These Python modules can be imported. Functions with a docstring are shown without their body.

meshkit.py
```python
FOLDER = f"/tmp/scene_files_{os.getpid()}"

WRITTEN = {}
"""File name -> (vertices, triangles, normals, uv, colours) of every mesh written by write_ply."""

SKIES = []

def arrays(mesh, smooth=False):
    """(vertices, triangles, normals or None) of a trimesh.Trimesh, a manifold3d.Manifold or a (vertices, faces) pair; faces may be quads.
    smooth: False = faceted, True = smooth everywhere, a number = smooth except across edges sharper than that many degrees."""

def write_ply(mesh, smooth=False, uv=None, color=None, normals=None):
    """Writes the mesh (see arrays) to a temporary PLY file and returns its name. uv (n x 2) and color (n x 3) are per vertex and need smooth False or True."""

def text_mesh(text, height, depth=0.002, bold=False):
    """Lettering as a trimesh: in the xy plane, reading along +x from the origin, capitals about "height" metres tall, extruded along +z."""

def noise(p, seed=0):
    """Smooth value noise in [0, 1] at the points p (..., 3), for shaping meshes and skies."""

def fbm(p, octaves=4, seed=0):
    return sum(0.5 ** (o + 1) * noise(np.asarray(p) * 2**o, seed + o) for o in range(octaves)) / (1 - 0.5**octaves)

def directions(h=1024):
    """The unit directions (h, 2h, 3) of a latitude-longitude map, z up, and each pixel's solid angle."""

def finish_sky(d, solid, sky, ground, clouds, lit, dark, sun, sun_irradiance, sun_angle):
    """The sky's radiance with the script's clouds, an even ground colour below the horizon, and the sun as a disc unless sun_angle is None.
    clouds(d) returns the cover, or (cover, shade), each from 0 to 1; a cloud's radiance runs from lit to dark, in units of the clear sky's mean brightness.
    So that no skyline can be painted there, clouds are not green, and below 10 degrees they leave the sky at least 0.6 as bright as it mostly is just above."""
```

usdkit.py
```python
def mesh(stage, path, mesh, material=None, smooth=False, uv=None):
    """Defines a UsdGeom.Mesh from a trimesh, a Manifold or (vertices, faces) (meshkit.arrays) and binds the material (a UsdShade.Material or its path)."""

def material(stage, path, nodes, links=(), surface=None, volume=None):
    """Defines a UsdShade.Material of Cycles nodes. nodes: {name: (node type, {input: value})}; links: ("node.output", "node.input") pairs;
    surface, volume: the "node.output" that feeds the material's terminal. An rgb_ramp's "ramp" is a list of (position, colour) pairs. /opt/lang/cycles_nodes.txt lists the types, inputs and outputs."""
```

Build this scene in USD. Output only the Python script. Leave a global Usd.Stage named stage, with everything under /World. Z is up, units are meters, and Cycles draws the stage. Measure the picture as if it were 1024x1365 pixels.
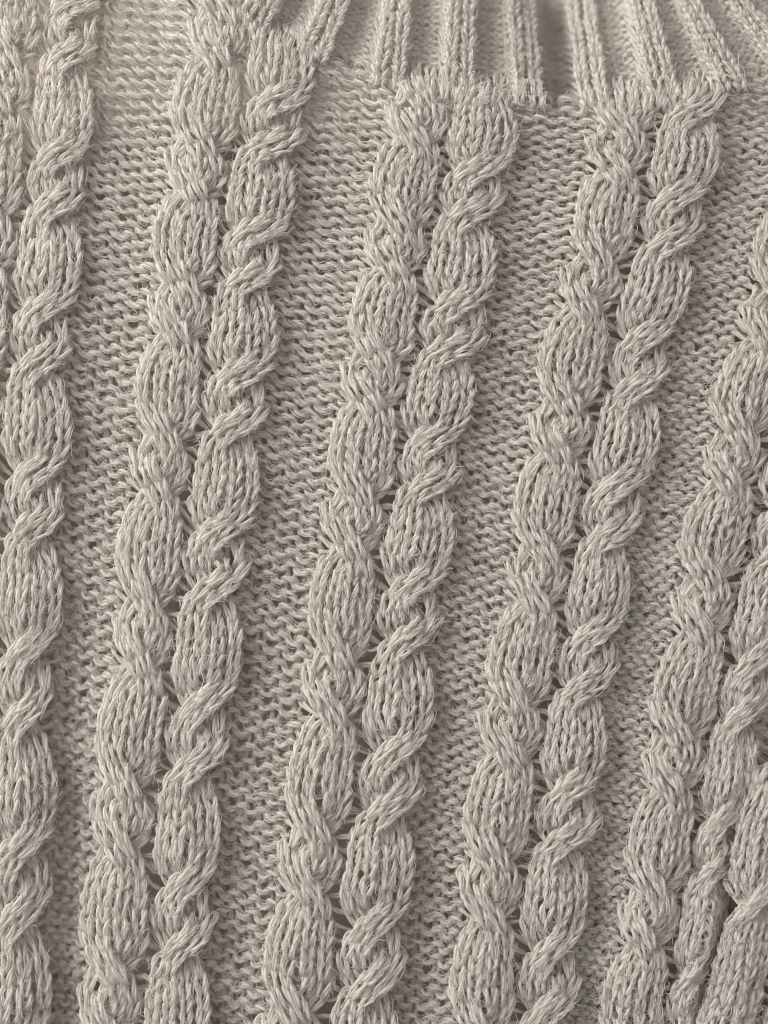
"""A cable-knit sweater lying flat, seen from straight above: every yarn of the knit is a real curve."""
import math
import numpy as np
import usdkit, meshkit
from pxr import Usd, UsdGeom, UsdLux, UsdShade, Gf, Sdf, Vt

stage = Usd.Stage.CreateInMemory()
UsdGeom.SetStageUpAxis(stage, "Z")
UsdGeom.SetStageMetersPerUnit(stage, 1.0)
UsdGeom.Xform.Define(stage, "/World")
UsdGeom.Scope.Define(stage, "/World/Looks")
S = 0.00019                      # metres per layout unit (the knit is laid out on a 1024 x 1365 sheet)
WIDE, HIGH = 1024.0, 1365.0
rng = np.random.default_rng(7)

# ------------------------------------------------------------------ camera
D = 0.46
cam = UsdGeom.Camera.Define(stage, "/World/camera")
cam.CreateHorizontalApertureAttr(36.0)
cam.CreateVerticalApertureAttr(48.0)
cam.CreateFocalLengthAttr(36.0 * D / (WIDE * S))
cam.CreateClippingRangeAttr(Gf.Vec2f(0.02, 50.0))
cam.AddTranslateOp().Set(Gf.Vec3d(0, 0, D + 10 * S))
cam.CreateFStopAttr(2.6)
cam.CreateFocusDistanceAttr(D - 8 * S)
cam.CreateExposureAttr(0.0)

# ------------------------------------------------------------------ lamps (an indoor room: window side light and ceiling)
def rect(name, at, to, w, h, power, colour):
    l = UsdLux.RectLight.Define(stage, "/World/" + name)
    l.CreateWidthAttr(w); l.CreateHeightAttr(h); l.CreateIntensityAttr(power); l.CreateColorAttr(Gf.Vec3f(*colour))
    l.CreateNormalizeAttr(True)
    z = np.array(at, float) - np.array(to, float); z /= np.linalg.norm(z)
    x = np.cross([0.13, 1, 0.0], z); x /= np.linalg.norm(x); y = np.cross(z, x)
    m = Gf.Matrix4d(*x, 0, *y, 0, *z, 0, *map(float, at), 1)
    l.AddTransformOp().Set(m)
rect("window_light", (-0.74, 0.46, 0.45), (0, 0, 0), 0.8, 0.8, 7.1, (1.0, 0.985, 0.965))
rect("ceiling_light", (0.1, 0.1, 1.3), (0, 0, 0), 1.6, 1.6, 4.5, (1.0, 0.978, 0.95))

# ------------------------------------------------------------------ materials
def yarn_material(name, dark, light, rough=0.9):
    return usdkit.material(stage, "/World/Looks/" + name, {
        "g": ("geometry", {}),
        "n": ("noise_texture", {"scale": 900.0, "detail": 3.0, "roughness": 0.6}),
        "big": ("noise_texture", {"scale": 60.0, "detail": 2.0}),
        "m": ("mix_float", {"fac": 0.3}),
        "r": ("rgb_ramp", {"ramp": [(0.3, dark), (0.7, light)]}),
        "p": ("principled_bsdf", {"roughness": rough, "specular_ior_level": 0.12, "sheen_weight": 0.0}),
        "t": ("translucent_bsdf", {}), "x": ("mix_closure", {"fac": 0.4}),
    }, [("g.position", "n.vector"), ("g.position", "big.vector"), ("n.fac", "m.a"), ("big.fac", "m.b"), ("m.result", "r.fac"), ("r.color", "p.base_color"), ("r.color", "t.color"), ("p.BSDF", "x.closure1"), ("t.BSDF", "x.closure2")], surface="x.closure")

YARN = yarn_material("beige_yarn", (0.545, 0.505, 0.46), (0.655, 0.615, 0.57))
FUZZ = yarn_material("beige_fuzz", (0.60, 0.563, 0.522), (0.74, 0.703, 0.66), 0.8)
BROWN = usdkit.material(stage, "/World/Looks/brown_cloth", {
    "g": ("geometry", {}), "n": ("noise_texture", {"scale": 700.0, "detail": 4.0}),
    "r": ("rgb_ramp", {"ramp": [(0.3, (0.33, 0.275, 0.235)), (0.7, (0.42, 0.36, 0.31))]}),
    "p": ("principled_bsdf", {"roughness": 0.9})},
    [("g.position", "n.vector"), ("n.fac", "r.fac"), ("r.color", "p.base_color")], surface="p.BSDF")

# ------------------------------------------------------------------ layout of the knit
# middle of the ladder between the two ropes of each cable pair: (y, x) down the sheet
LADDER = [
    [(-60, -195), (1500, -290)],
    [(-60, 62), (120, 45), (287, 28), (505, 8), (700, 0), (830, -6), (1050, -16), (1290, -26), (1450, -34)],
    [(-60, 338), (96, 327), (152, 322), (216, 306), (305, 296), (395, 283), (480, 274), (590, 262), (670, 250), (750, 243), (870, 230), (935, 226), (1055, 209), (1215, 202), (1300, 195), (1450, 184)],
    [(-60, 628), (100, 606), (188, 594), (228, 589), (310, 572), (443, 555), (530, 536), (630, 527), (745, 506), (846, 497), (912, 486), (1008, 479), (1105, 463), (1186, 452), (1288, 446), (1354, 437), (1450, 426)],
    [(-60, 905), (120, 880), (222, 862), (311, 847), (413, 819), (489, 807), (581, 788), (687, 769), (731, 761), (836, 747), (901, 736), (965, 722), (1064, 714), (1130, 702), (1220, 691), (1300, 687), (1450, 676)],
    [(-60, 1180), (100, 1142), (275, 1102), (354, 1080), (445, 1058), (591, 1021), (690, 1004), (779, 982), (883, 968), (990, 943), (1090, 930), (1202, 909), (1318, 890), (1450, 868)],
    [(-60, 1380), (1500, 1120)],
]
# y of the second crossing of each repeat of the right-hand rope, one repeat = 12 courses
CROSS = [
    (-1, [-190, -60, 180, 400, 640, 895, 1180, 1480]),
    (-1, [-120, 75, 278, 490, 715, 965, 1240, 1520]),
    (-1, [20, 195, 375, 575, 793, 1035, 1275, 1520]),
    (-1, [125, 293, 472, 653, 863, 1090, 1328, 1570]),
    (-1, [160, 333, 528, 723, 925, 1130, 1358, 1600]),
    (-1, [185, 372, 566, 757, 968, 1173, 1385, 1610]),
    (-1, [200, 390, 590, 785, 1000, 1210, 1420, 1650]),
]
def hermite(xs, ys):
    from scipy.interpolate import PchipInterpolator
    return PchipInterpolator(np.array(xs, float), np.array(ys, float), extrapolate=True)
LADX = []
for t in LADDER:
    a = np.array(t, float)
    f = hermite(a[:, 0], a[:, 1])
    yy = np.linspace(a[0, 0], a[-1, 0], 400)
    v = f(yy)
    k = np.hanning(41); k /= k.sum()
    v = np.convolve(np.pad(v, 20, mode="reflect", reflect_type="odd"), k, "valid")      # evens the traced line
    LADX.append((yy, v))
ROWY = [hermite([12 * (k0 + i) for i in range(len(ys))], ys) for k0, ys in CROSS]
def ladx(i, y):
    yy, v = LADX[i]
    lo = v[0] + (y - yy[0]) * (v[20] - v[0]) / (yy[20] - yy[0])
    hi = v[-1] + (y - yy[-1]) * (v[-1] - v[-21]) / (yy[-1] - yy[-21])
    return np.where(y < yy[0], lo, np.where(y > yy[-1], hi, np.interp(y, yy, v)))
from scipy.interpolate import CubicSpline
def sheet(t, r):
    """Point (x, y) of the flat sheet at cable coordinate t (0..6) and course r; arrays of one shape."""
    t, r = np.broadcast_arrays(np.asarray(t, float), np.asarray(r, float))
    ys = np.stack([f(r) for f in ROWY], -1)
    xs = np.stack([ladx(i, ys[..., i]) for i in range(7)], -1)
    i = np.clip(np.floor(t).astype(int), 0, 5)
    u = t - i
    def pick(a, k):
        return np.take_along_axis(a, np.clip(k, 0, 6)[..., None], -1)[..., 0]
    out = []
    for a in (xs, ys):
        p1, p2 = pick(a, i), pick(a, i + 1)
        m1 = np.where(i > 0, (p2 - pick(a, i - 1)) / 2, p2 - p1)
        m2 = np.where(i < 5, (pick(a, i + 2) - p1) / 2, p2 - p1)
        u2, u3 = u * u, u * u * u
        out.append((2 * u3 - 3 * u2 + 1) * p1 + (u3 - 2 * u2 + u) * m1 + (-2 * u3 + 3 * u2) * p2 + (u3 - u2) * m2)
    return out[0], out[1]

SEAM = hermite([-200, 200, 300, 340, 430, 530, 610, 690, 760, 850, 960, 1060, 1300], [-120, -50, -5, 32, 66, 104, 112, 124, 140, 124, 106, 85, 40])
CREASE = hermite([900, 1060, 1110, 1180, 1240, 1290, 1365, 1500], [1075, 1016, 990, 976, 969, 955, 932, 890])  # y -> x of the crease at the sleeve

def smooth(a, b, x):
    t = np.clip((x - a) / (b - a), 0, 1)
    return t * t * (3 - 2 * t)

def drape(x, y):
    """Height of the cloth itself: slow undulation, the fall towards the neck and into the crease."""
    p = np.stack([x / 330.0, y / 420.0, np.zeros_like(x)], -1)
    z = 16 * (meshkit.fbm(p + 3.7, 2, 5) - 0.5)
    z = z + 5 * np.exp(-((y - SEAM(x) - 26) / 22.0) ** 2) - 6 * smooth(22, 0, y - SEAM(x))   # the body bulges over the neck seam
    d = CREASE(y) - x
    z = z - 40 * smooth(34, -6, d) * smooth(960, 1090, y)
    z = z - 16 * np.exp(-((x - 88) / 40.0) ** 2) * smooth(650, 1150, y)
    return z

REPEAT = 12.0
def cross_phase(r, first):
    """Where each course stands among the crossings: (index of the last crossing passed, blend 0..1 through the nearest, bump of the nearest, pinch)."""
    r = np.asarray(r, float)
    base = np.floor((r - first + 6.0) / REPEAT)
    cs = np.stack([(base + d) * REPEAT + first + o for d in (-1, 0, 1) for o in (0.0, 4.1)], -1)
    order = np.arange(6) + 2 * (base[..., None] - 1)
    s = smooth(-1.75, 1.75, r[..., None] - cs)
    turn = order[..., 0] + s.sum(-1)                       # rises by 1 at each crossing
    bump = np.exp(-((r[..., None] - cs) / 1.35) ** 2).max(-1)
    pinch = np.exp(-((r[..., None] - cs) / 2.2) ** 2).max(-1)
    return turn, bump, pinch

GAP = 5.0
ROW0, ROW1 = -26, 74
rows = np.arange(ROW0, ROW1 + 1).astype(float)

def world(x, y, z):
    return np.stack([(x - WIDE / 2), -(y - HIGH / 2), z], -1)

def strand_centre(i, side, which, r):
    """Centre line of one of the two strands of a rope: x, y, z, half width of the rope."""
    first = -4.8 if side > 0 else 1.4
    turn, bump, pinch = cross_phase(r, first)
    ph = turn + which
    f = ph - np.floor(ph)
    up = np.mod(np.floor(ph), 2) < 1                       # which way it is going
    # even: resting on the outside, going in over the top; odd: resting inside, going out underneath
    lat = np.where(up, 1 - 2 * f, -1 + 2 * f)              # +1 outer, -1 inner
    over = np.where(up, 1.0, -1.0) * bump * np.where((f > 0.0) & (f < 1.0), 1, 0)
    hw = 44.5 - 8.5 * pinch
    width = 5.5 * meshkit.noise(np.stack([r / 9.0, r * 0 + i * 3.1, r * 0 + side], -1), 3) - 2.5
    hw = hw + width
    off = side * (GAP + 34.5 + (hw - 34.5) * 0.9) + side * lat * hw * 0.5
    return off, over, hw, lat

PAIR_SQUEEZE = {0: 1.0, 1: 1.0, 2: 1.0, 3: 1.0, 4: 0.97, 5: 0.92}
def squeeze(i, side, r):
    if i == 5 and side > 0:                                 # the last rope turns away towards the crease
        return 1.0 - 0.26 * smooth(600, 1010, ROWY[5](np.asarray(r, float)))
    return PAIR_SQUEEZE[i] + 0 * np.asarray(r, float)
def unit_scale(i, r):
    """cable coordinate per layout unit at pair i, to the left and to the right"""
    x0, y0 = sheet(np.full_like(r, i), r)
    xl, yl = sheet(np.full_like(r, max(i - 1, 0)), r)
    xr, yr = sheet(np.full_like(r, i + 1), r)
    return 1 / np.maximum(np.hypot(x0 - xl, y0 - yl), 1), 1 / np.hypot(xr - x0, yr - y0)

def rope_wales(i, side, which, r, wale):
    """Points of one wale (wale = -0.5 or +0.5 across the strand) at courses r, in sheet units, with the rope's own relief."""
    def centre(q):
        off, over, hw, lat = strand_centre(i, side, which, q)
        off = off * squeeze(i, side, q)
        sl, sr = unit_scale(i, q)
        t = i + off * np.where(off > 0, sr, sl)
        x, y = sheet(t, q)
        return x, y, off, over, hw
    x, y, off, over, hw = centre(r)
    e = 0.25
    xa, ya, *_ = centre(r - e)
    xb, yb, *_ = centre(r + e)
    tx, ty = xb - xa, yb - ya
    n = np.hypot(tx, ty); tx, ty = tx / n, ty / n
    px, py = ty, -tx                                        # to the right when going down
    pitch = hw * 0.5 * squeeze(i, side, r)
    x = x + px * wale * pitch; y = y + py * wale * pitch
    lateral = (off + px * wale * pitch) - side * squeeze(i, side, r) * (GAP + 34.5 + (hw - 34.5) * 0.9)
    q = np.clip(np.abs(lateral) / (hw + 2) / squeeze(i, side, r), 0, 1.15)
    low = 0.35 + 0.65 * smooth(12, 75, y - SEAM(x))          # the ropes start flat at the collar
    z = (1 + (10.5 + 0.65 * (hw - 36)) * np.sqrt(np.clip(1.25 - q * q, 0, 2)) - 2 + np.where(over > 0, 6.0 * over, 7 * over)) * low * (1 + 0.4 * smooth(650, 1300, y))
    return x, y, z

# the order in which a course runs through the fabric: blocks of wales
GROUND = 4
blocks = [("rope", 0, 1, 0), ("rope", 0, 1, 1), ("ground", 0, 1, 0)]      # (kind, pair, side, strand)
for i in range(1, 6):
    for side in (-1, 1):
        for which in (0, 1):
            blocks.append(("rope", i, side, which))
    blocks.append(("ground", i, 1, 0))

def ground_wales(i, r):
    """Wale points of the purl ground to the right of pair i: list of (x, y, z)."""
    sl, sr = unit_scale(i, r)
    sq1, sq2 = squeeze(i, 1, r), PAIR_SQUEEZE.get(i + 1, 0.92)
    ta = i + (GAP + 68 * sq1) * sr
    tb = i + 1 - (GAP + 70 * sq2) * sr
    out = []
    for k in range(GROUND):
        f = (k + 0.5) / GROUND
        x, y = sheet(ta + (tb - ta) * f, r)
        wob = meshkit.noise(np.stack([r / 4.0, r * 0 + k * 2.3, r * 0 + i], -1), 9) - 0.5
        z = -11 + 6 * (2 * f - 1) ** 2 + 5 * f + 3 * wob
        z = z - (16 if i == 1 else 10) * smooth(600, 1250, y) * (1 - f)
        out.append((x + 3.0 * wob, y, z))
    return out

# loops: control points of one stitch in its own frame (across, along, out); out is in yarn diameters
KNIT = np.array([(-0.32, -0.20, -0.75), (-0.165, 0.05, 0.25), (-0.205, 0.42, 0.62), (-0.275, 0.88, 0.52), (-0.28, 1.20, 0.0), (-0.17, 1.40, -0.80),
                 (0.17, 1.40, -0.80), (0.28, 1.20, 0.0), (0.275, 0.88, 0.52), (0.205, 0.42, 0.62), (0.165, 0.05, 0.25), (0.32, -0.20, -0.75)])
KNIT_END = (0.5, -0.30, -0.85)
PURL = np.array([(-0.31, -0.10, 0.62), (-0.17, 0.06, 0.05), (-0.16, 0.45, -0.55), (-0.22, 0.85, -0.5), (-0.28, 1.10, 0.10), (-0.16, 1.29, 0.70),
                 (0.16, 1.29, 0.70), (0.28, 1.10, 0.10), (0.22, 0.85, -0.5), (0.16, 0.45, -0.55), (0.17, 0.06, 0.05), (0.31, -0.10, 0.62)])
DIA = 8.6

def course_paths(wales, kinds, alive_fn, dia=DIA, seed=0):
    """wales: list of arrays (R, 3) of world points down the courses, in the order a course meets them, ordered per row by 'order'; kinds 'k' or 'p'.
    Returns control points (R, W, 14, 3): every stitch with its two shared ends."""
    g = np.random.default_rng(seed)
    P = np.stack(wales, 1)                                   # R, W, 3
    R, W, _ = P.shape
    return P

def frames(P, left, right):
    """P, left, right (R, 3): the wale and points on its two sides; gives across (half to half), along (to the course above), out."""
    along = np.empty_like(P)
    along[1:-1] = (P[:-2] - P[2:]) / 2
    along[0] = P[0] - P[1]; along[-1] = P[-2] - P[-1]
    across = right - left
    out = np.cross(across, along)
    out /= np.linalg.norm(out, axis=-1, keepdims=True) + 1e-9
    return across, along, out

def stitch(P, across, along, out, kind, dia, g):
    R = len(P)
    t = KNIT if kind == "k" else PURL
    rough = 1.0 if kind == "k" else 0.6
    jit = g.normal(0, 1, (R, len(t), 3)) * np.array([0.018, 0.04, 0.07]) * rough
    whole = g.normal(0, 1, (R, 1, 3)) * np.array([0.018, 0.07, 0.07]) * rough
    if kind == "k":
        whole = whole + np.array([0, g.uniform(-0.28, 0.28), 0])
    size = 1 + 0.10 * g.normal(0, 1, (R, 1, 1))
    q = (t[None] * np.concatenate([size, np.ones_like(size), size], -1)) + jit + whole
    return P[:, None] + q[..., :1] * across[:, None] + q[..., 1:2] * along[:, None] + q[..., 2:] * dia * out[:, None]

def catmull(C, n):
    """C (R, M, 3) control points; n samples per interval."""
    p = np.concatenate([2 * C[:, :1] - C[:, 1:2], C, 2 * C[:, -1:] - C[:, -2:-1]], 1)
    p0, p1, p2, p3 = p[:, :-3], p[:, 1:-2], p[:, 2:-1], p[:, 3:]
    out = []
    for k in range(n):
        u = k / n
        out.append(0.5 * (2 * p1 + (p2 - p0) * u + (2 * p0 - 5 * p1 + 4 * p2 - p3) * u * u + (3 * p1 - p0 - 3 * p2 + p3) * u ** 3))
    q = np.stack(out, 2).reshape(C.shape[0], -1, 3)
    return np.concatenate([q, C[:, -1:]], 1)

def moving_frame(Q):
    """rotation-minimizing frame along paths Q (R, N, 3)"""
    T = np.gradient(Q, axis=1)
    T /= np.linalg.norm(T, axis=-1, keepdims=True) + 1e-9
    n = np.cross(T[:, 0], np.array([0.2, 0.3, 1.0])); n /= np.linalg.norm(n, axis=-1, keepdims=True) + 1e-9
    N = np.empty_like(Q); N[:, 0] = n
    for k in range(1, Q.shape[1]):
        n = n - (n * T[:, k]).sum(-1, keepdims=True) * T[:, k]
        n = n / (np.linalg.norm(n, axis=-1, keepdims=True) + 1e-9)
        N[:, k] = n
    return T, N, np.cross(T, N)

TOTAL = [0]
def curves(path, pieces, widths, material, data=None):
    """pieces: list of (n, 3) arrays in layout units; widths: list of (n,) arrays"""
    if not pieces:
        return None
    c = UsdGeom.BasisCurves.Define(stage, path)
    c.CreateTypeAttr("linear")
    c.CreateCurveVertexCountsAttr(Vt.IntArray.FromNumpy(np.array([len(p) for p in pieces], np.int32)))
    c.CreatePointsAttr(Vt.Vec3fArray.FromNumpy((np.concatenate(pieces) * S).astype(np.float32)))
    c.CreateWidthsAttr(Vt.FloatArray.FromNumpy((np.concatenate(widths) * S).astype(np.float32)))
    c.SetWidthsInterpolation("vertex")
    UsdShade.MaterialBindingAPI.Apply(c.GetPrim()).Bind(material)
    TOTAL[0] += sum(len(p) for p in pieces)
    for k, v in (data or {}).items():
        c.GetPrim().SetCustomDataByKey(k, v)
    return c

def xform(path, **data):
    x = UsdGeom.Xform.Define(stage, path)
    for k, v in data.items():
        x.GetPrim().SetCustomDataByKey(k, v)
    return x

SHOWN = {"k": (2, 3, 4, 5, 9, 10, 11, 12), "p": (0, 1, 5, 6, 7, 8, 12, 13)}
SAMP = 1          # samples per control interval of a stitch
PER = 14          # control points of one stitch, its two ends included (neighbours share them)
PLIES, PLY_R, PLY_OFF, TWIST = 2, 2.05, 1.75, 60.0

def knit_sheet(Plist, kinds, order, keep, bucket, g, dia=DIA, fuzz=12.0, rungs=None):
    """Plist: world points (R, 3) of each wale; order (R, W): the wale met at each place of a course; keep (R, W) for wales; bucket[w] -> list that gets (pieces, widths, fuzz pieces, fuzz widths)."""
    R, W = order.shape
    P = np.stack(Plist, 1)
    iw = np.arange(R)[:, None]
    O = P[iw, order]                                        # in course order
    own = np.array(kinds)
    C = np.empty((R, W, 12, 3))
    outs = np.empty((R, W, 3)); alongs = np.empty((R, W, 3))
    for w in range(W):
        side = bucket[w][1]                                 # wales of the same block next to this one: (left, right) or None
        l = P[:, side[0]] if side[0] is not None else None
        r_ = P[:, side[1]] if side[1] is not None else None
        if l is None and r_ is None:
            raise ValueError
        left = (P[:, w] + l) / 2 if l is not None else P[:, w] - (r_ - P[:, w]) / 2
        right = (P[:, w] + r_) / 2 if r_ is not None else P[:, w] + (P[:, w] - l) / 2
        a, b, o = frames(P[:, w], left, right)
        C[:, w] = stitch(P[:, w], a, b, o, own[w], dia, g)
        outs[:, w], alongs[:, w] = o, b
    Co = C[iw, order]; Oo = outs[iw, order]; Ao = alongs[iw, order]
    knit = (own[order] == "k")[..., None]
    level = np.where(knit, -0.85, 0.85) * dia
    ends = 0.5 * (Co[:, :-1, -1] + Co[:, 1:, 0]) - 0.10 * 0.5 * (Ao[:, :-1] + Ao[:, 1:])
    if rungs is not None:
        for w, pts in rungs.items():
            ends[:, w] = 0.75 * pts + 0.25 * ends[:, w]
    e0 = Co[:, :1, 0] - (Co[:, :1, 1] - Co[:, :1, 0]); e1 = Co[:, -1:, -1] + (Co[:, -1:, -1] - Co[:, -1:, -2])
    E = np.concatenate([e0, ends, e1], 1)                   # R, W+1, 3
    full = np.concatenate([E[:, :-1, None], Co], 2).reshape(R, W * 13, 3)
    full = np.concatenate([full, E[:, -1:]], 1)
    Q = full                                                # curve keys; the renderer smooths between them
    seg = np.linalg.norm(np.diff(Q, axis=1), axis=-1)
    arc = np.concatenate([np.zeros((R, 1)), np.cumsum(seg, 1)], 1)
    T, N, B = moving_frame(Q)
    ph0 = g.uniform(0, 6.28, (R, 1))
    slow = meshkit.noise(np.stack([arc / 60.0, np.broadcast_to(rows_id(R), arc.shape), arc * 0], -1), 21)
    thick = 0.86 + 0.3 * slow
    keep_o = keep[iw, order]
    plies = []
    for k in range(PLIES):
        a = ph0 + 2 * np.pi * (arc / TWIST + k / PLIES)
        rr = PLY_OFF * thick * (0.9 + 0.35 * (meshkit.noise(np.stack([arc / 14.0, np.broadcast_to(rows_id(R) * 1.7, arc.shape), arc * 0 + k * 5], -1), 22)))
        pq = Q + (np.cos(a) * rr)[..., None] * N + (np.sin(a) * rr)[..., None] * B
        wd = 2 * PLY_R * thick * (0.8 + 0.45 * meshkit.noise(np.stack([arc / 11.0, np.broadcast_to(rows_id(R) * 2.1, arc.shape), arc * 0 + k * 9], -1), 23))
        plies.append((pq, wd))
    for r in range(R):
        w = 0
        while w < W:
            if not keep_o[r, w]:
                w += 1
                continue
            b = bucket[order[r, w]][0]
            w2 = w
            while w2 + 1 < W and keep_o[r, w2 + 1] and bucket[order[r, w2 + 1]][0] is b:
                w2 += 1
            a0, a1 = w * 13, (w2 + 1) * 13 + 1
            for pq, wd in plies:
                b[0].append(pq[r, a0:a1]); b[1].append(wd[r, a0:a1])
            for q in range(w, w2 + 1):                       # where wisps of loose fibre sit, and along what
                for c in ((3, 4, 9, 10) if own[order[r, q]] == "k" else (0, 6)):
                    if g.random() > (0.42 if own[order[r, q]] == "k" else 1.0):
                        continue
                    p, t = Q[r, q * 13 + c], T[r, q * 13 + c]
                    if abs(p[0]) < WIDE / 2 + 12:
                        b[4].append((*p, math.atan2(-t[0], t[1])))
                if rungs is not None and q in rungs and g.random() < 0.4:
                    p, t = Q[r, (q + 1) * 13], T[r, (q + 1) * 13]
                    if abs(p[0]) < WIDE / 2 + 12:
                        b[4].append((*(p + g.normal(0, 2.5, 3)), math.atan2(-t[0], t[1])))
            # loose fibres: most run along the yarn and stand a little off it, some wander away
            lo = Q[r, a0:a1]
            inside = lo[:, 0].max() > -WIDE / 2 - 5 and lo[:, 0].min() < WIDE / 2 + 5
            n = g.poisson(fuzz * (w2 - w + 1)) if inside else 0
            for _ in range(n):
                q = g.integers(w, w2 + 1)
                ln = g.integers(3, 7)
                s = q * 13 + SHOWN[own[order[r, q]]][g.integers(0, 8)] - ln // 2
                s = int(np.clip(s, a0, max(a0, a1 - ln)))
                e = min(s + ln, a1)
                if e - s < 3:
                    continue
                at = np.linspace(s, e - 1, 4) + g.uniform(-0.2, 0.2, 4)
                at = np.clip(at, s, e - 1.001)
                i0 = at.astype(int); fr = (at - i0)[:, None]
                mid = Q[r, i0] * (1 - fr) + Q[r, i0 + 1] * fr
                ang = g.uniform(0, 6.28) + np.linspace(0, g.normal(0, 1.0), 4)
                u = np.linspace(0, 1, 4)
                rad = 1.6 + 3.2 * g.random() + g.exponential(1.6) * np.array([0, 1, 1, 0.3]) * g.random(4)
                f = mid + (np.cos(ang) * rad)[:, None] * N[r, i0] + (np.sin(ang) * rad)[:, None] * B[r, i0]
                if g.random() < 0.35:
                    f = f + (u ** 1.5)[:, None] * g.normal(0, 5.0, 3) * np.array([1, 1, 0.8])
                f = f + g.normal(0, 1.0, f.shape)
                b[2].append(f); b[3].append(g.uniform(0.45, 1.0) * np.array([0.7, 1, 1, 0.45]))
            w = w2 + 1

TUFTS = 10
def tuft_shapes():
    g = np.random.default_rng(5)
    out = []
    for _ in range(TUFTS):
        hairs, wd = [], []
        for _ in range(9):
            c = g.normal(0, 1, 3) * np.array([3.2, 5.0, 1.5]) - np.array([0, 0, 1.0])
            d = np.array([g.normal(0, 0.4), 1.0, g.normal(0, 0.22)]); d /= np.linalg.norm(d)
            ln = g.uniform(9, 19)
            u = np.linspace(-0.5, 0.5, 5)
            curl = np.cumsum(g.normal(0, 1.35, (5, 3)), 0)
            hairs.append(c + u[:, None] * d * ln + curl - curl.mean(0))
            wd.append(g.uniform(0.32, 0.7) * np.array([0.5, 1, 1, 1, 0.4]))
        out.append((hairs, wd))
    return out
TUFT = tuft_shapes()
def wisps(path, at, size=1.0):
    """the fluff of one piece: copies of a few tufts of fine hair"""
    if not at:
        return
    pi = UsdGeom.PointInstancer.Define(stage, path)
    for k, (h, w) in enumerate(TUFT):
        curves(f"{path}/tuft" + (f"_{k:03d}" if k else ""), h, w, FUZZ)
    pi.CreatePrototypesRel().SetTargets([Sdf.Path(f"{path}/tuft" + (f"_{k:03d}" if k else "")) for k in range(TUFTS)])
    g = np.random.default_rng(len(at))
    at = np.array(at)
    turn, at = at[:, 3], at[:, :3]
    pi.CreatePositionsAttr(Vt.Vec3fArray.FromNumpy((at * S).astype(np.float32)))
    pi.CreateProtoIndicesAttr(Vt.IntArray.FromNumpy(g.integers(0, TUFTS, len(at)).astype(np.int32)))
    q = g.normal(0, 0.08, (len(at), 2)); ang = turn + g.normal(0, 0.3, len(at)) + np.pi * g.integers(0, 2, len(at))
    pi.CreateOrientationsAttr(Vt.QuathArray([Gf.Quath(float(math.cos(a / 2)), float(e[0]), float(e[1]), float(math.sin(a / 2))) for a, e in zip(ang, q)]))
    pi.CreateScalesAttr(Vt.Vec3fArray.FromNumpy(np.repeat(size * g.uniform(0.75, 1.2, (len(at), 1)), 3, 1).astype(np.float32)))
    pi.GetPrim().SetCustomDataByKey("kind", "stuff")

def rows_id(R):
    return np.arange(R)[:, None] * 0.731

class Bucket(list):
    pass
def bucket():
    return Bucket([[], [], [], [], []])

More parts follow.
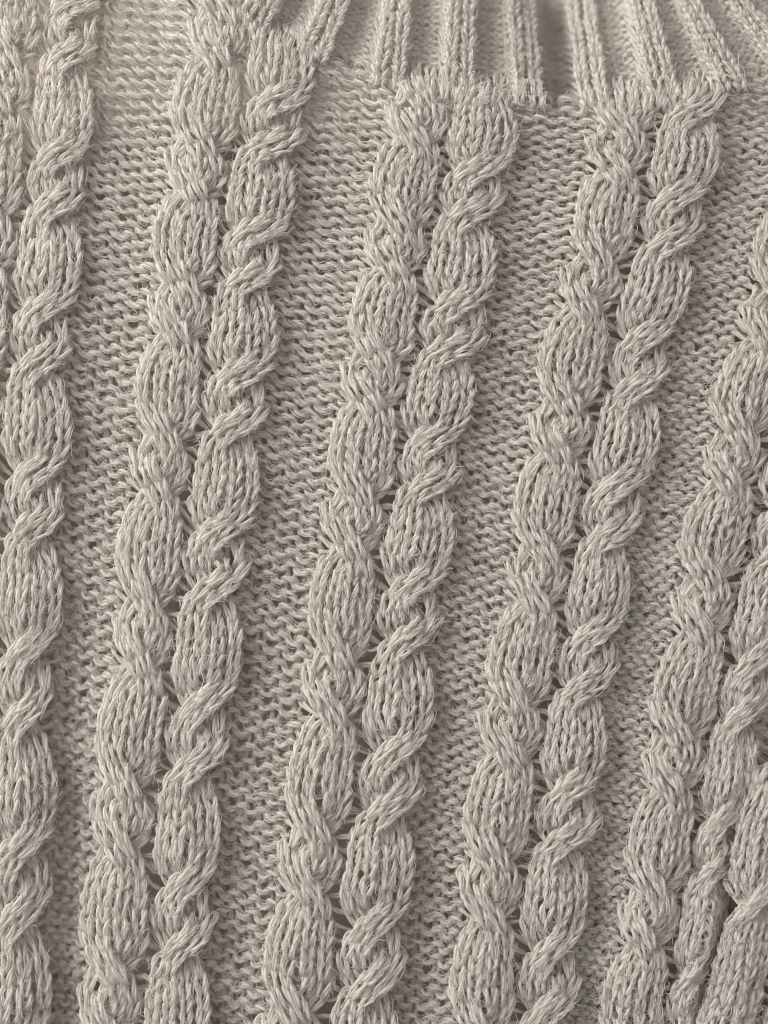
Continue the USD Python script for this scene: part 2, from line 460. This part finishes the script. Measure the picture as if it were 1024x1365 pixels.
# ------------------------------------------------------------------ body of the sweater
P, kinds, buckets, sides = [], [], [], []
named = {}
place = []
for kind, i, side, which in blocks:
    b = bucket()
    named[(kind, i, side, which)] = b
    n0 = len(P)
    if kind == "rope":
        for w in (-0.5, 0.5):
            x, y, z = rope_wales(i, side, which, rows, w)
            P.append((x, y, z)); kinds.append("k"); buckets.append(b)
        sides += [(None, n0 + 1), (n0, None)]
    else:
        gw = ground_wales(i, rows)
        for k, q in enumerate(gw):
            P.append(q); kinds.append("p"); buckets.append(b)
            sides.append((n0 + k - 1 if k else None, n0 + k + 1 if k + 1 < len(gw) else None))
    place.append((n0, len(P)))
flat = [(x, y) for x, y, z in P]
W = len(P)
order = np.tile(np.arange(W), (len(rows), 1))
for bi in range(0, len(blocks)):
    if blocks[bi][0] == "rope" and blocks[bi][3] == 0:
        a, b_ = place[bi], place[bi + 1]
        xa = np.mean([P[k][0] for k in range(*a)], 0); xb = np.mean([P[k][0] for k in range(*b_)], 0)
        swap = xa > xb
        order[swap, a[0]:a[1]] = np.arange(*b_); order[swap, b_[0]:b_[1]] = np.arange(*a)
keep = np.stack([(y > SEAM(x) + 2) & (y < HIGH + 55) & (x > -200) & (x < WIDE + 45) & ((x < CREASE(y) + 6) | (y < 1085)) for x, y in flat], 1)
Pw = [world(x, y, z + drape(x, y)) for x, y, z in P]
rungs = {}
for bi in range(len(blocks) - 1):
    if blocks[bi][:3] == ("rope", blocks[bi][1], -1) and blocks[bi + 1][:3] == ("rope", blocks[bi][1], 1):
        x, y = sheet(np.full_like(rows, blocks[bi][1]), rows + 0.3)
        rungs[place[bi][1] - 1] = world(x, y, 5 + drape(x, y))
knit_sheet(Pw, kinds, order, keep, list(zip(buckets, sides)), np.random.default_rng(11), rungs=rungs)

# ------------------------------------------------------------------ collar: ribs of two wales, purl recesses of three
RIBS = [((235, -25), (345, -150)), ((330, 30), (410, -110)), ((415, 60), (478, -90)), ((518, 103), (536, -90)), ((610, 113), (620, -90)), ((705, 125), (692, -90)),
        ((795, 133), (776, -90)), ((888, 120), (846, -90)), ((978, 104), (888, -90)), ((1062, 84), (930, -90)), ((1150, 60), (980, -90))]
CR = 21
crow = np.arange(CR + 1)[::-1].astype(float)                 # from the top of the neck down to the seam
rib_base = np.array([a for a, b in RIBS], float); rib_top = np.array([b for a, b in RIBS], float)
cP, ckinds, cbuckets, csides = [], [], [], []
cnamed = []
def collar_wale(t, drop=14):
    m = np.arange(len(RIBS))
    bx, by = (np.interp(t, m, rib_base[:, k]) for k in (0, 1)); tx, ty = (np.interp(t, m, rib_top[:, k]) for k in (0, 1))
    f = crow / CR
    x = bx + (tx - bx) * f
    y = by + drop + (ty - by - 8) * f
    return x, y
for m in range(len(RIBS)):
    b = bucket(); cnamed.append(("collar_rib", b))
    n0 = len(cP)
    for w in (-0.5, 0.5):
        x, y = collar_wale(m + w * 0.25)
        cP.append((x, y, 9 + 0 * x)); ckinds.append("k"); cbuckets.append(b)
    csides += [(None, n0 + 1), (n0, None)]
    if m + 1 < len(RIBS):
        b = bucket(); cnamed.append(("collar_recess", b))
        n0 = len(cP)
        for k in range(3):
            x, y = collar_wale(m + 0.25 + (k + 0.5) * 0.50 / 3, 3)
            cP.append((x, y, (-44 if m == 5 else -18) + 5 * abs(k - 1) + 0 * x)); ckinds.append("p"); cbuckets.append(b)
            csides.append((n0 + k - 1 if k else None, n0 + k + 1 if k < 2 else None))
def collar_z(x, y):
    up = np.clip(SEAM(x) - y, 0, 300)
    return -4 - 0.2 * up - (20 * smooth(0, 30, up) + 14 * smooth(10, 150, up)) * np.exp(-((x - 742) / 72.0) ** 2)
ckeep = np.stack([(x > -40) & (x < WIDE + 40) & (y > -50) for x, y, z in cP], 1)
cPw = [world(x, y, z + collar_z(x, y) + drape(x, SEAM(x) + 60)) for x, y, z in cP]
knit_sheet(cPw, ckinds, np.tile(np.arange(len(cP)), (CR + 1, 1)), ckeep, list(zip(cbuckets, csides)), np.random.default_rng(12))

# the course of long stitches where the body's ropes are gathered into the collar
zb = bucket()
for xa, xb, mid in ((285, 428, 330), (512, 690, 598), (783, 962, 868)):
    zP, zsides = [], []
    m = int((xb - xa) / 17.5)
    for k in range(m):
        x0 = xa + (k + 0.5) * (xb - xa) / m
        q = np.array([-1.0, 0, 1, 2, 3])
        x = x0 + (mid - x0) * np.clip(q - 0.5, 0, 3) * 0.10
        y = SEAM(x0) - 2 + q * 21.0
        zP.append((x, y, np.array([-6.0, 2, 6, 5, 0]) - 10 * abs(2 * (k + 0.5) / m - 1) ** 4))
        zsides.append((k - 1 if k else None, k + 1 if k + 1 < m else None))
    zw = [world(x, y, z + drape(x, y)) for x, y, z in zP]
    zkeep = np.zeros((5, m), bool); zkeep[1:3] = True
    knit_sheet(zw, ["k"] * m, np.tile(np.arange(m), (5, 1)), zkeep, list(zip([zb] * m, zsides)), np.random.default_rng(14), fuzz=9)
zb[4][:] = zb[4][::3]
cnamed.append(("collar_seam", zb))

# ------------------------------------------------------------------ sleeve at the lower right, lying against the body
srow = np.arange(-3, 24).astype(float)
sP, ssides, snamed, sbuckets, sorder = [], [], [], [], []
def sleeve_axis(q):
    y = 1040 + q * 16.5
    return np.interp(y, [980, 1050, 1100, 1160, 1230, 1300, 1430], [1054, 1033, 1015, 1006, 997, 983, 945]), y
for rope, off in (("cable", 0.0), ("cable_001", 88.0)):
    turn = smooth(8.2, 11.6, srow) + smooth(20.0, 23.4, srow)
    bump = np.maximum(np.exp(-((srow - 9.9) / 1.4) ** 2), np.exp(-((srow - 21.7) / 1.4) ** 2))
    hw = 36.0 - 4.0 * bump
    for which in (0, 1):
        b = bucket(); snamed.append((rope, "strand" if which == 0 else "strand_001", b))
        ph = turn + which; f = ph - np.floor(ph); up = np.mod(np.floor(ph), 2) < 1
        lat = np.where(up, 1 - 2 * f, -1 + 2 * f)
        over = np.where(up, 7.0, -6.0) * bump * ((f > 0) & (f < 1))
        n0 = len(sP)
        for w in (-0.5, 0.5):
            o = lat * hw * 0.5 + w * hw * 0.5
            x, y = sleeve_axis(srow - 0.012 * o)
            z = 4 + 20 * np.sqrt(np.clip(1.2 - (o / hw) ** 2, 0, 2)) + over - 8 * (off > 0)
            sP.append((x + o + off, y, z)); sbuckets.append(b)
        ssides += [(None, n0 + 1), (n0, None)]
sord = np.tile(np.arange(8), (len(srow), 1))
for a in (0, 4):
    swap = np.mean([sP[a][0], sP[a + 1][0]], 0) > np.mean([sP[a + 2][0], sP[a + 3][0]], 0)
    sord[swap, a:a + 4] = [a + 2, a + 3, a, a + 1]
skeep = np.stack([(x < WIDE + 60) & (y < HIGH + 45) & (y > 1030) for x, y, z in sP], 1)
knit_sheet([world(x, y, z) for x, y, z in sP], ["k"] * 8, sord, skeep, list(zip(sbuckets, ssides)), np.random.default_rng(13))

# ------------------------------------------------------------------ write the sweater
xform("/World/sweater", label="beige cable-knit sweater of fluffy yarn with ribbed neck, lying flat", category="sweater")
number = {}
def fresh(parent, name):
    n = number.get((parent, name), 0); number[(parent, name)] = n + 1
    return f"{parent}/{name}" + (f"_{n:03d}" if n else "")
def put(path, b, **data):
    curves(path, b[0], b[1], YARN, data)
for i in range(0, 6):
    for side in (-1, 1) if i else (1,):
        two = [named[("rope", i, side, w)] for w in (0, 1)]
        if not any(b[0] for b in two):
            continue
        rope = fresh("/World/sweater", "cable")
        xform(rope)
        for b in two:
            if b[0]:
                put(fresh(rope, "strand"), b)
        curves(rope + "/fibre", two[0][2] + two[1][2], two[0][3] + two[1][3], FUZZ, {"kind": "stuff"})
        wisps(rope + "/fuzz", two[0][4] + two[1][4])
    b = named[("ground", i, 1, 0)]
    if b[0]:
        panel = fresh("/World/sweater", "purl_panel")
        put(panel, b)
        curves(panel + "/fibre", b[2], b[3], FUZZ, {"kind": "stuff"})
        wisps(panel + "/fuzz", b[4])
xform("/World/sweater/collar")
for nm, b in cnamed:
    if b[0]:
        put(fresh("/World/sweater/collar", nm), b)
wisps("/World/sweater/collar/fuzz", [f for n, b in cnamed for f in b[4]], 0.75)
curves("/World/sweater/collar/fibre", [f for n, b in cnamed for f in b[2]], [f for n, b in cnamed for f in b[3]], FUZZ, {"kind": "stuff"})
xform("/World/sweater/sleeve", label="fold of the sleeve lying beside the body")
for rope, nm, b in snamed:
    if b[0]:
        put(fresh("/World/sweater/sleeve", "strand"), b)
curves("/World/sweater/sleeve/fibre", [f for _, _, b in snamed for f in b[2]], [f for _, _, b in snamed for f in b[3]], FUZZ, {"kind": "stuff"})
wisps("/World/sweater/sleeve/fuzz", [f for _, _, b in snamed for f in b[4]])

# ------------------------------------------------------------------ what it lies on
n = 60
gx, gy = np.meshgrid(np.linspace(-900, 900, n), np.linspace(-1100, 1100, n), indexing="ij")
gz = -46 + 4 * (meshkit.fbm(np.stack([gx / 200, gy / 200, gx * 0], -1), 2, 4) - 0.5)
gz = gz - 140 * smooth(480, 600, gy)
idx = np.arange(n * n).reshape(n, n)
quads = np.stack([idx[:-1, :-1], idx[1:, :-1], idx[1:, 1:], idx[:-1, 1:]], -1).reshape(-1, 4)
m = usdkit.mesh(stage, "/World/surface", (np.stack([gx, gy, gz], -1).reshape(-1, 3) * S, quads), BROWN, smooth=True)
m.GetPrim().SetCustomDataByKey("kind", "structure")
m.GetPrim().SetCustomDataByKey("label", "brown cloth surface showing through the gaps of the knit")
m.GetPrim().SetCustomDataByKey("category", "surface")
print("curve points", TOTAL[0])
